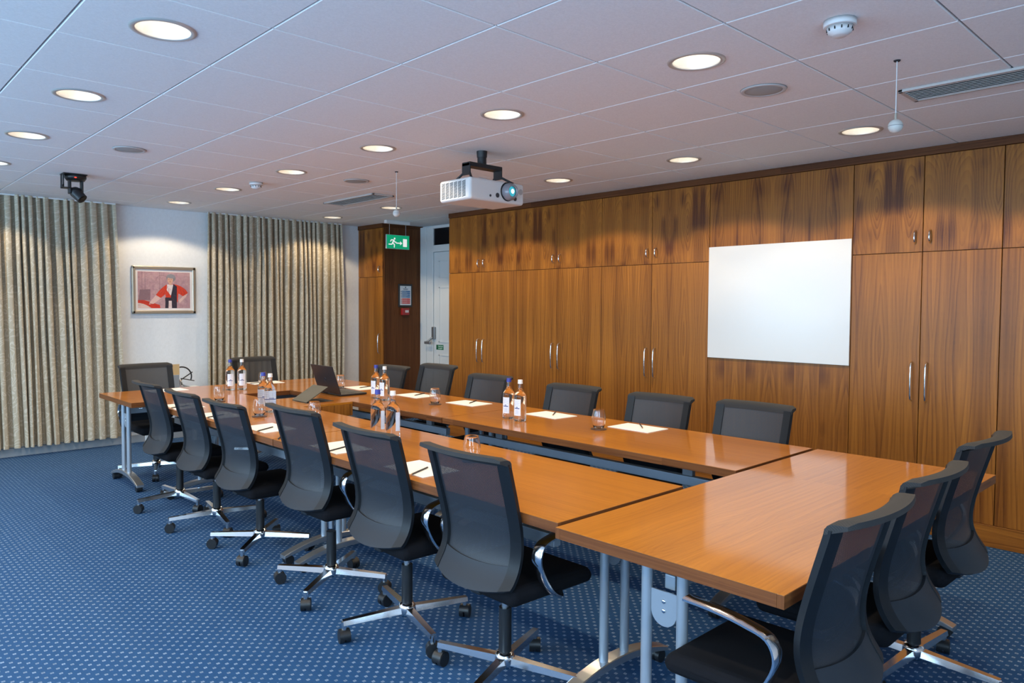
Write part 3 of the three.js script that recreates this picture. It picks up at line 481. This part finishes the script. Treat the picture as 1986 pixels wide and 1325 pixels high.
// cable box that bridges the two rows
{
  const b = thing('cable_box', 'walnut bridge between the table rows with a raised cable flap', 'cable box');
  part('lid_top', rb(2.6465, 3.0735, 0.735, 0.752, -5.385, -4.862, 0.0012, 'z', 0.2, 0.4), tabMat[0], b);
  part('front_panel', rb(2.6465, 3.0735, 0.645, 0.7345, -4.882, -4.862, 0.001, 'y', 0.1, 0.3), cabMat[2], b);
  part('back_panel', rb(2.6465, 3.0735, 0.645, 0.7345, -5.385, -5.365, 0.001, 'y', 0.3, 0.3), cabMat[0], b);
  part('socket_well', bx(2.76, 2.985, 0.7522, 0.7535, -5.20, -4.985), darkVoid, b);
  const fl = part('cable_flap', rb(0, 0.215, 0, 0.006, -0.112, 0.112, 0.002), std([0.055, 0.055, 0.046], 0.5, 0.3), b);
  fl.position.set(2.742, 0.756, -5.09); fl.rotation.z = 0.52;
  solo('laptop_cable', tube([[2.86, 0.758, -5.12], [2.90, 0.82, -5.22], [2.99, 0.845, -5.32], [3.09, 0.80, -5.38], [3.15, 0.768, -5.40], [3.175, 0.763, -5.40]], 0.0032, 30, 6), blackPlastic, 'thin black cable looping from the cable flap to the laptop', 'cable');
}

// ------------------------------------------------------------------ chairs
const yA = 0.475, yB = 0.94;
const zTab = [[0.44, -0.205], [0.475, -0.18], [0.51, -0.152], [0.54, -0.138], [0.57, -0.1295], [0.61, -0.1265], [0.65, -0.130], [0.69, -0.137], [0.75, -0.152], [0.815, -0.170], [0.88, -0.188], [0.94, -0.205]];
const wTab = [[0.44, 0.205], [0.49, 0.217], [0.56, 0.2165], [0.69, 0.2235], [0.80, 0.227], [0.94, 0.228]];
function backPt(s, t, out = V3()) { const y = yA + (yB - yA) * t - 0.028 * (1 - s * s) * Math.pow(1 - t, 3); let z = 0; for (const d of [-0.02, -0.01, 0, 0.01, 0.02]) z += lerpTable(zTab, y + d) / 5; return out.set(s * lerpTable(wTab, y), y, z + 0.034 * s * s - 0.034); }
function patch(s0, s1, t0, t1, ns, nt, th, off = 0) {       // a curved slab following the back
  const P = [[], []], a = V3(), b = V3(), c = V3(), n = V3(), uvs = [];
  for (let j = 0; j <= nt; j++) for (let i = 0; i <= ns; i++) {
    const s = s0 + (s1 - s0) * i / ns, t = t0 + (t1 - t0) * j / nt; backPt(s, t, a); backPt(s + 0.01, t, b).sub(a); backPt(s, t + 0.01, c).sub(a); n.crossVectors(b, c).normalize();
    P[0].push(a.clone().addScaledVector(n, off + th / 2)); P[1].push(a.clone().addScaledVector(n, off - th / 2)); uvs.push([a.x, a.y]);
  }
  const pos = [], uv = []; const W = ns + 1; const tri = (...q) => q.forEach(([k, i]) => { const p = P[k][i]; pos.push(p.x, p.y, p.z); uv.push(...uvs[i]); });
  for (let j = 0; j < nt; j++) for (let i = 0; i < ns; i++) { const q = j * W + i; tri([0, q], [0, q + 1], [0, q + W + 1]); tri([0, q], [0, q + W + 1], [0, q + W]); if (th > 0) { tri([1, q], [1, q + W + 1], [1, q + 1]); tri([1, q], [1, q + W], [1, q + W + 1]); } }
  if (th > 0) { const rim = []; for (let i = 0; i <= ns; i++) rim.push(i); for (let j = 1; j <= nt; j++) rim.push(j * W + ns); for (let i = ns - 1; i >= 0; i--) rim.push(nt * W + i); for (let j = nt - 1; j >= 0; j--) rim.push(j * W); for (let i = 0; i + 1 < rim.length; i++) { const p = rim[i], q = rim[i + 1]; tri([1, p], [1, q], [0, q]); tri([1, p], [0, q], [0, p]); } }
  const g = new THREE.BufferGeometry(); g.setAttribute('position', new THREE.Float32BufferAttribute(pos, 3)); g.setAttribute('uv', new THREE.Float32BufferAttribute(uv, 2)); g.computeVertexNormals();
  return toCreasedNormals(g, 0.7);
}
const sweep = (path, hw, hh, latN) => {                    // flat bar along a path in the local yz plane; hw across, hh thickness
  const cv = new THREE.CatmullRomCurve3(path.map(([z, y, x]) => V3(x, y, z)), false, 'centripetal'), N = 40, pos = [];
  const ring = []; for (let i = 0; i <= N; i++) { const p = cv.getPointAt(i / N), d = cv.getTangentAt(i / N), nx = V3(1, 0, 0), nn = V3().crossVectors(d, nx).normalize(); const cs = [[-1, -0.5], [-0.8, -1], [0.8, -1], [1, -0.5], [1, 0.5], [0.8, 1], [-0.8, 1], [-1, 0.5]].map(([a, b]) => p.clone().addScaledVector(nx, a * hw).addScaledVector(nn, b * hh)); ring.push(cs); }
  const K = 8, tri = (...q) => q.forEach((p) => pos.push(p.x, p.y, p.z));
  for (let i = 0; i < N; i++) for (let k = 0; k < K; k++) { const a = ring[i][k], b = ring[i][(k + 1) % K], c = ring[i + 1][k], d = ring[i + 1][(k + 1) % K]; tri(a, b, d); tri(a, d, c); }
  for (const [r, f] of [[ring[0], 1], [ring[N], -1]]) for (let k = 1; k + 1 < K; k++) f > 0 ? tri(r[0], r[k + 1], r[k]) : tri(r[0], r[k], r[k + 1]);
  const g = new THREE.BufferGeometry(); g.setAttribute('position', new THREE.Float32BufferAttribute(pos, 3)); g.setAttribute('uv', new THREE.Float32BufferAttribute(new Array(pos.length / 3 * 2).fill(0), 2)); g.computeVertexNormals(); return toCreasedNormals(g, 0.8);
};
const lipG = (() => {      // rolled top edge, bent backwards
  const prof = [[-0.004, 0.925], [-0.0065, 0.942], [-0.012, 0.955], [-0.024, 0.9635], [-0.045, 0.966], [-0.060, 0.9665], [-0.0615, 0.951], [-0.045, 0.949], [-0.030, 0.946], [0.006, 0.925]].map(([z, y], i, A) => [z + (i < 5 ? 0.010 : 0), y]);
  const ns = 20, pos = [], uv = [], idx = [], K = prof.length;
  for (let i = 0; i <= ns; i++) { const s = -1 + 2 * i / ns, e = Math.min(1, (1 - Math.abs(s)) * 14), k = Math.sqrt(Math.max(0, 1 - (1 - e) * (1 - e))), b = backPt(s, 1); const hw = 0.2285;
    prof.forEach(([z, y], q) => { const yy = y < 0.94 ? y : 0.94 + (y - 0.94) * (0.65 + 0.35 * k), zz = z < -0.03 ? -0.03 + (z + 0.03) * (0.72 + 0.28 * k) : z; pos.push(s * hw, yy, b.z + zz + 0.004); uv.push(s * hw, q * 0.013); }); }
  for (let i = 0; i < ns; i++) for (let q = 0; q < K; q++) { const a = i * K + q, b = i * K + (q + 1) % K, c = a + K, d = b + K; idx.push(a, d, b, a, c, d); }
  for (const [o, f] of [[0, 1], [ns * K, -1]]) for (let q = 1; q + 1 < K; q++) f > 0 ? idx.push(o, o + q, o + q + 1) : idx.push(o, o + q + 1, o + q);
  const g = new THREE.BufferGeometry(); g.setAttribute('position', new THREE.Float32BufferAttribute(pos, 3)); g.setAttribute('uv', new THREE.Float32BufferAttribute(uv, 2)); g.setIndex(idx); g.computeVertexNormals(); return toCreasedNormals(g, 0.9);
})();
const seatG = (() => { const g = new RoundedBoxGeometry(0.47, 0.072, 0.45, 5, 0.034), p = g.attributes.position; for (let i = 0; i < p.count; i++) { const x = p.getX(i), y = p.getY(i), z = p.getZ(i); const f = Math.max(0, (z - 0.08) / 0.145), w = 1 - 0.10 * Math.max(0, -z / 0.225) - 0.06 * f * f; p.setXYZ(i, x * w, y + (y > 0 ? -0.010 * Math.cos(Math.min(1, Math.abs(x) / 0.2) * 1.57) * (1 - f) : 0.012 * f) - 0.018 * f * f, z); } g.computeVertexNormals(); return toCreasedNormals(g.translate(0, 0.437, 0.055), 0.9); })();
const baseArmG = (() => { const out = []; for (let k = 0; k < 4; k++) { const g = new THREE.BoxGeometry(0.285, 1, 1, 6, 1, 1).translate(0.1625, 0, 0), p = g.attributes.position; for (let i = 0; i < p.count; i++) { const x = p.getX(i), t = (x - 0.02) / 0.285, hy = 0.028 - 0.008 * t, hz = (0.023 - 0.006 * t) * (p.getY(i) > 0 ? 0.75 : 1); p.setXYZ(i, x, 0.112 - 0.012 * t - 0.5 * hy * 2 * 0.5 + Math.sign(p.getY(i)) * hy * 0.5, Math.sign(p.getZ(i)) * hz); } g.computeVertexNormals(); const h = mergeGeometries([g.toNonIndexed(), cyl(0.0125, 0.0125, 0.058, 0.094, 0.298, 0, 14).toNonIndexed()]); out.push(h.rotateY(k * Math.PI / 2)); } out.push(lathe([[0.0, 0.066], [0.034, 0.068], [0.042, 0.088], [0.040, 0.112], [0.031, 0.128], [0.0, 0.129]], 28)); return merge(out); })();
const chairCastG = merge([new THREE.CylinderGeometry(0.029, 0.029, 0.020, 22).rotateZ(HALF).translate(-0.014, 0.029, 0), new THREE.CylinderGeometry(0.029, 0.029, 0.020, 22).rotateZ(HALF).translate(0.014, 0.029, 0), new THREE.CylinderGeometry(0.031, 0.031, 0.044, 20, 1, false, -0.3, Math.PI + 0.2).rotateZ(HALF).translate(0, 0.031, 0), cyl(0.01, 0.01, 0.04, 0.062)]);
const armPath = (x) => [[0.075, 0.418, x * 0.80], [0.03, 0.420, x * 0.97], [-0.025, 0.452, x], [-0.075, 0.520, x], [-0.098, 0.585, x], [-0.078, 0.632, x], [-0.01, 0.652, x], [0.08, 0.664, x], [0.17, 0.668, x]];
const armG = [-1, 1].map((s) => sweep(armPath(s * 0.262), 0.0235, 0.006));
const sideG = [-1, 1].map((s) => patch(s < 0 ? -1 : 0.80, s < 0 ? -0.80 : 1, 0.0, 1, 4, 30, 0.020));
const bandG = patch(-0.80, 0.80, 0.0, 0.17, 20, 6, 0.014), netG = patch(-0.80, 0.80, 0.17, 1, 14, 24, 0, 0.003), railG = patch(-0.80, 0.80, 0.965, 1, 20, 1, 0.014);
const sleeveG = cyl(0.0255, 0.0255, 0.125, 0.305), pistonG = cyl(0.0145, 0.0145, 0.30, 0.402), mechG = merge([rb(-0.085, 0.085, 0.365, 0.408, -0.06, 0.14, 0.01), rb(-0.03, 0.03, 0.40, 0.46, -0.165, -0.04, 0.01), rod(V3(0.06, 0.385, 0.02), V3(0.21, 0.372, 0.03), 0.006)]);
function chair(label, [x, z], facing, baseDeg, topY, arms, group) {
  const c = thing('office_chair', label, 'chair', [x, 0, z], facing, group), k = topY - 0.965;
  for (const [n, g, m] of [['seat', seatG, seatFabric], ['side_frame', sideG[0], framePlastic], ['side_frame', sideG[1], framePlastic], ['lumbar_band', bandG, bandPlastic], ['mesh_back', netG, meshFabric], ['top_rail', lipG, lipFabric], ['gas_piston', pistonG, steel], ['seat_mechanism', mechG, blackPlastic]]) part(n, g, m, c).position.y = k;
  if (arms) for (const g of armG) part('armrest', g, chrome, c).position.y = k;
  part('column_sleeve', sleeveG, blackPlastic, c);
  const b = part('star_base', baseArmG, chrome, c); b.rotation.y = -THREE.MathUtils.degToRad(baseDeg) - facing;
  for (let q = 0; q < 4; q++) { const w = part('castor', chairCastG, blackPlastic, b); w.position.set(0.298 * Math.cos(q * HALF), 0, 0.298 * Math.sin(q * HALF)); w.rotation.y = q * 1.9 + baseDeg; }
  return c;
}
const gNear = 'chairs along the left row of tables', gFar = 'chairs along the cupboard side', gEnd = 'chairs at the table ends';
[['farthest from the camera', -5.537, -3, 0.937, 0], ['second from the far end', -4.86, 10, 0.932, 0], ['third from the far end', -4.21, 45, 0.93, 0], ['third from the near end, with chrome armrests', -3.375, 55, 0.985, 1], ['second from the near end, with chrome armrests', -2.705, 15, 0.963, 1], ['nearest the camera, with chrome armrests', -2.055, -20, 0.964, 1]].forEach(([w, z, b, t, a], i) =>
  chair(`black mesh office chair in the left row, ${w}`, [2.0, z], HALF + [0, 0, 0.03, 0.02, -0.01, 0][i], b, t, a, gNear));
[['farthest from the camera beside the two far bottles', -5.60, 0.935], ['second from the far end, before the white door', -4.93, 0.988], ['third from the far end', -4.27, 0.945], ['third from the near end', -3.40, 0.935], ['second from the near end', -2.675, 0.933], ['nearest the end table', -2.045, 0.945]].forEach(([w, z, t], i) =>
  chair(`black mesh office chair by the cupboards, ${w}`, [3.755, z], -HALF + [0.05, 0, 0.03, 0.03, 0.03, 0.0][i], 20 + 37 * i, t, 0, gFar));
chair('black mesh office chair at the far end table, left of the far bottles', [2.22, -6.70], 0.04, 20, 0.962, 1, gEnd);
chair('black mesh office chair at the far end table, before the right curtain', [3.235, -6.70], 0.03, 50, 0.978, 0, gEnd);
chair('black mesh office chair with armrests at the near end table, nearest the camera', [2.075, -0.955], Math.PI, 30, 0.968, 1, gEnd);
chair('black mesh office chair in the middle of the near end table', [2.688, -0.980], Math.PI, 42, 0.972, 1, gEnd);
chair('black mesh office chair at the near end table, beside the cupboards', [3.288, -0.985], Math.PI - 0.01, 5, 1.008, 1, gEnd);

// ------------------------------------------------------------------ things on the tables
const TY = 0.7532;
function pad(x, z, turn, label, y = TY) { return solo('notepad', rb(-0.1485, 0.1485, 0, 0.003, -0.105, 0.105, 0.0008), paper, label, 'paper', 'sheets of white note paper', [x, y, z]).rotateY(turn); }
function pencil(x, z, turn, label, y = TY + 0.0032) {
  const p = thing('pencil', label, 'pencil', [x, y, z], turn, 'black pencils on the paper');
  part('shaft', rod(V3(-0.075, 0.0037, 0), V3(0.075, 0.0037, 0), 0.0037, 6), pencilMat, p);
  part('tip', new THREE.ConeGeometry(0.0037, 0.016, 8).rotateZ(HALF).translate(-0.083, 0.0037, 0), pencilTip, p);
}
const nearPads = [['before the farthest left row chair', 1.995, -5.43], ['before the second farthest left row chair', 2.01, -4.83], ['before the third farthest left row chair', 2.02, -4.13], ['before the third nearest left row chair', 2.02, -3.32], ['before the second nearest left row chair', 2.03, -2.64]];
nearPads.forEach(([w, x, z], i) => { pad(x, z, HALF + 0.04 * (i % 3 - 1), `white note paper ${w}`); pencil(x - 0.045, z + 0.05, 0.35 + 0.08 * (i % 3), `black pencil on the paper ${w}`); });
const farPads = [['behind the laptop on the right row', 3.635, -5.60], ['before the chair in front of the white door', 3.665, -4.84], ['left of the middle bottles of the right row', 3.68, -4.19], ['right of the bottles on the right row', 3.70, -3.37], ['right of the glass nearest the end table', 3.71, -2.66]];
farPads.forEach(([w, x, z], i) => { pad(x, z, HALF + 0.05 * (i % 3 - 1), `white note paper ${w}`); pencil(x + 0.05, z - 0.01, 0.25 + 0.12 * i, `black pencil on the paper ${w}`); });
pad(2.27, -6.56, 0.05, 'white note paper before the left chair at the far end', 0.7502); pad(3.20, -6.60, -0.05, 'white note paper before the right chair at the far end', 0.7502);
pencil(3.12, -6.61, 0.2, 'black pencil on the paper before the right chair at the far end', 0.7534);
solo('fountain_pen', rod(V3(-0.06, 0.004, 0), V3(0.06, 0.004, 0), 0.0042, 8), pencilMat, 'dark pen lying on the table edge left of the third near chair', 'pen', undefined, [1.925, TY + 0.0005, -3.79]).rotateY(0.9);

const tumblerG = lathe([[0.0, 0.001], [0.022, 0.0], [0.029, 0.004], [0.038, 0.025], [0.0425, 0.05], [0.041, 0.08], [0.036, 0.105], [0.0335, 0.118], [0.0325, 0.118], [0.0348, 0.105], [0.0397, 0.08], [0.0411, 0.05], [0.0365, 0.026], [0.027, 0.008], [0.0, 0.007]], 40);
const coasterG = cyl(0.048, 0.048, 0, 0.003, 0, 0, 32), coasterM = std([0.075, 0.035, 0.022], 0.5);
function tumbler(x, z, where, y = TY) {
  solo('coaster', coasterG, coasterM, `round dark coaster under the tumbler ${where}`, 'coaster', 'round dark coasters', [x, y, z]);
  solo('tumbler', tumblerG, glass, `clear stemless tumbler ${where}`, 'glass', 'clear stemless tumblers', [x, y + 0.0032, z]);
}
tumbler(2.30, -5.53, 'nearest the far bottles on the left row'); tumbler(2.185, -4.60, 'left of the middle bottles on the left row'); tumbler(3.095, -6.44, 'beside the paper on the far end table', 0.7502); tumbler(3.47, -5.69, 'behind the laptop');
tumbler(2.385, -4.23, 'half hidden by the third near chair from the camera'); tumbler(3.445, -4.31, 'in the middle of the right row'); tumbler(3.495, -2.79, 'near the end table on the right row'); tumbler(2.315, -2.615, 'behind the nearest chair of the left row');

const bottleG = lathe([[0.0, 0.006], [0.02, 0.003], [0.033, 0.0], [0.0385, 0.004], [0.0395, 0.012], [0.0395, 0.158], [0.037, 0.172], [0.030, 0.186], [0.0205, 0.199], [0.0155, 0.21], [0.0142, 0.23], [0.0135, 0.25], [0.0115, 0.25], [0.0122, 0.23], [0.0135, 0.211], [0.013, 0.205], [0.0, 0.203]], 40);
const labelTex = canvasTex(128, 256, (c, w, h) => { c.fillStyle = '#e9ebf2'; c.fillRect(0, 0, w, h); c.fillStyle = '#b9c0d2'; for (let i = 0; i < 7; i++) c.fillRect(14, 16 + i * 13, 100 - (i % 3) * 14, 4); c.fillStyle = '#44528c'; c.fillRect(46, 118, 36, 12); c.fillRect(20, 136, 88, 14); c.fillStyle = '#aab6d6'; for (let i = 0; i < 5; i++) c.fillRect(34, 170 + i * 14, 60, 4); });
const labelG = new THREE.CylinderGeometry(0.0402, 0.0402, 0.105, 20, 1, true, -0.65, 1.3).translate(0, 0.092, 0), labelM = std(0xffffff, 0.6, 0, { map: labelTex, side: THREE.DoubleSide });
const capG = merge([cyl(0.0158, 0.0152, 0.246, 0.268, 0, 0, 24), cyl(0.0164, 0.0164, 0.243, 0.248, 0, 0, 24)]), capBlue = std([0.035, 0.045, 0.30], 0.4), capWhite = std([0.78, 0.78, 0.78], 0.4);
function bottle(x, z, blue, where, turn, y = TY) {
  const b = thing('water_bottle', `clear water bottle with a ${blue ? 'blue' : 'white'} cap ${where}`, 'bottle', [x, y, z], turn, 'pairs of glass water bottles');
  part('glass_body', bottleG, water, b); part('label', labelG, labelM, b); part('cap', capG, blue ? capBlue : capWhite, b);
}
const pairs = [['on the far end table', 2.69, -6.225, 2.785, -6.20, 0.7502, -0.35], ['on the left row beside the opening', 2.34, -4.86, 2.335, -4.745, TY, 2.6], ['right of the laptop', 3.315, -4.90, 3.29, -4.745, TY, -1.35], ['behind the second nearest chair of the left row', 2.345, -3.45, 2.375, -3.345, TY, 1.7], ['in the middle of the right row', 3.38, -3.45, 3.36, -3.325, TY, -1.35]];
for (const [w, x0, z0, x1, z1, y, t] of pairs) { bottle(x0, z0, 1, w, t, y); bottle(x1, z1, 0, w, t, y); }

// laptop
{
  const l = thing('laptop', 'open black laptop on the right row of tables', 'laptop', [3.29, TY, -5.355], -HALF - 0.02);    // local +z looks back to -x, the lid side
  const bm = std([0.018, 0.018, 0.02], 0.4), km = std([0.010, 0.010, 0.011], 0.6);
  part('base', rb(-0.18, 0.18, 0.002, 0.018, -0.122, 0.122, 0.004), bm, l);
  const kb = part('keyboard', bx(-0.155, 0.155, 0.0181, 0.0186, -0.04, 0.105), km, l);
  const keys = []; for (let r = 0; r < 5; r++) for (let k = 0; k < 14; k++) keys.push(bx(-0.15 + k * 0.0215, -0.132 + k * 0.0215, 0.0187, 0.0197, -0.035 + r * 0.0195, -0.019 + r * 0.0195));
  part('keys', keys, bm, kb).userData.kind = 'stuff';
  part('touchpad', bx(-0.05, 0.05, 0.0181, 0.0185, -0.113, -0.05), std([0.03, 0.03, 0.032], 0.3), l);
  const lid = part('lid', rb(-0.18, 0.18, 0, 0.245, -0.004, 0.004, 0.003), bm, l); lid.position.set(0, 0.017, 0.124); lid.rotation.x = 0.33;
  part('screen', bx(-0.168, 0.168, 0.016, 0.232, -0.0046, -0.0041), phy([0.006, 0.006, 0.007], 0.15), lid);
  part('logo', [new THREE.TorusGeometry(0.017, 0.0012, 6, 32).translate(0, 0.122, 0.0042), bx(-0.006, -0.004, 0.108, 0.137, 0.0041, 0.0048), bx(0.003, 0.005, 0.107, 0.130, 0.0041, 0.0048), bx(-0.006, 0.0005, 0.124, 0.126, 0.0041, 0.0048), bx(0.003, 0.0095, 0.129, 0.131, 0.0041, 0.0048)], std([0.06, 0.06, 0.065], 0.35, 0.6), lid);
}

// low stand behind the far left chair with a chrome holder and a card
{
  const s = thing('side_table', 'low white side table by the wall under the portrait', 'side table', [2.86, 0, -7.98]);
  part('table_top', rb(-0.28, 0.28, 0.575, 0.60, -0.20, 0.20, 0.004), whitePaint, s);
  for (const a of [-0.25, 0.25]) for (const b of [-0.17, 0.17]) part('leg', bx(a - 0.018, a + 0.018, 0, 0.5745, b - 0.018, b + 0.018), whitePaint, s);
  const w = thing('wire_stand', 'black wire arch with a chrome base behind the far left chair', 'stand', [2.89, 0.6005, -7.96]);
  part('base', lathe([[0, 0], [0.10, 0.0], [0.105, 0.012], [0.08, 0.03], [0.035, 0.045], [0.02, 0.07], [0, 0.072]], 32), chrome, w);
  part('arch', tube(Array.from({ length: 9 }, (_, i) => { const a = -0.35 + i * 0.31; return [0.015 + 0.105 * Math.cos(a), 0.125 + 0.105 * Math.sin(a), 0]; }), 0.0075, 40, 8), blackPlastic, w);
  part('arm', [rod(V3(-0.05, 0.06, 0.01), V3(0.13, 0.17, 0), 0.006), rod(V3(0.0, 0.11, 0.02), V3(0.15, 0.075, 0), 0.005)], blackPlastic, w);
  part('clamp', new THREE.SphereGeometry(0.02, 16, 12).scale(1.6, 1, 1).translate(-0.02, 0.085, 0.02), chrome, w);
  const k = thing('card_holder', 'cream card in a grey holder behind the far left chair', 'card', [2.775, 0.6005, -7.80]);
  part('holder', rb(-0.04, 0.045, 0, 0.165, -0.012, 0.012, 0.003), std([0.30, 0.32, 0.34], 0.5), k);
  part('card', rb(-0.045, 0.05, 0.16, 0.275, -0.004, 0.004, 0.001), std([0.62, 0.42, 0.20], 0.8), k);
}

// ------------------------------------------------------------------ render
const renderer = new THREE.WebGLRenderer({ antialias: true });
renderer.toneMapping = THREE.LinearToneMapping;
renderer.toneMappingExposure = EXPOSURE;
renderer.shadowMap.enabled = true;
renderer.render(scene, camera);
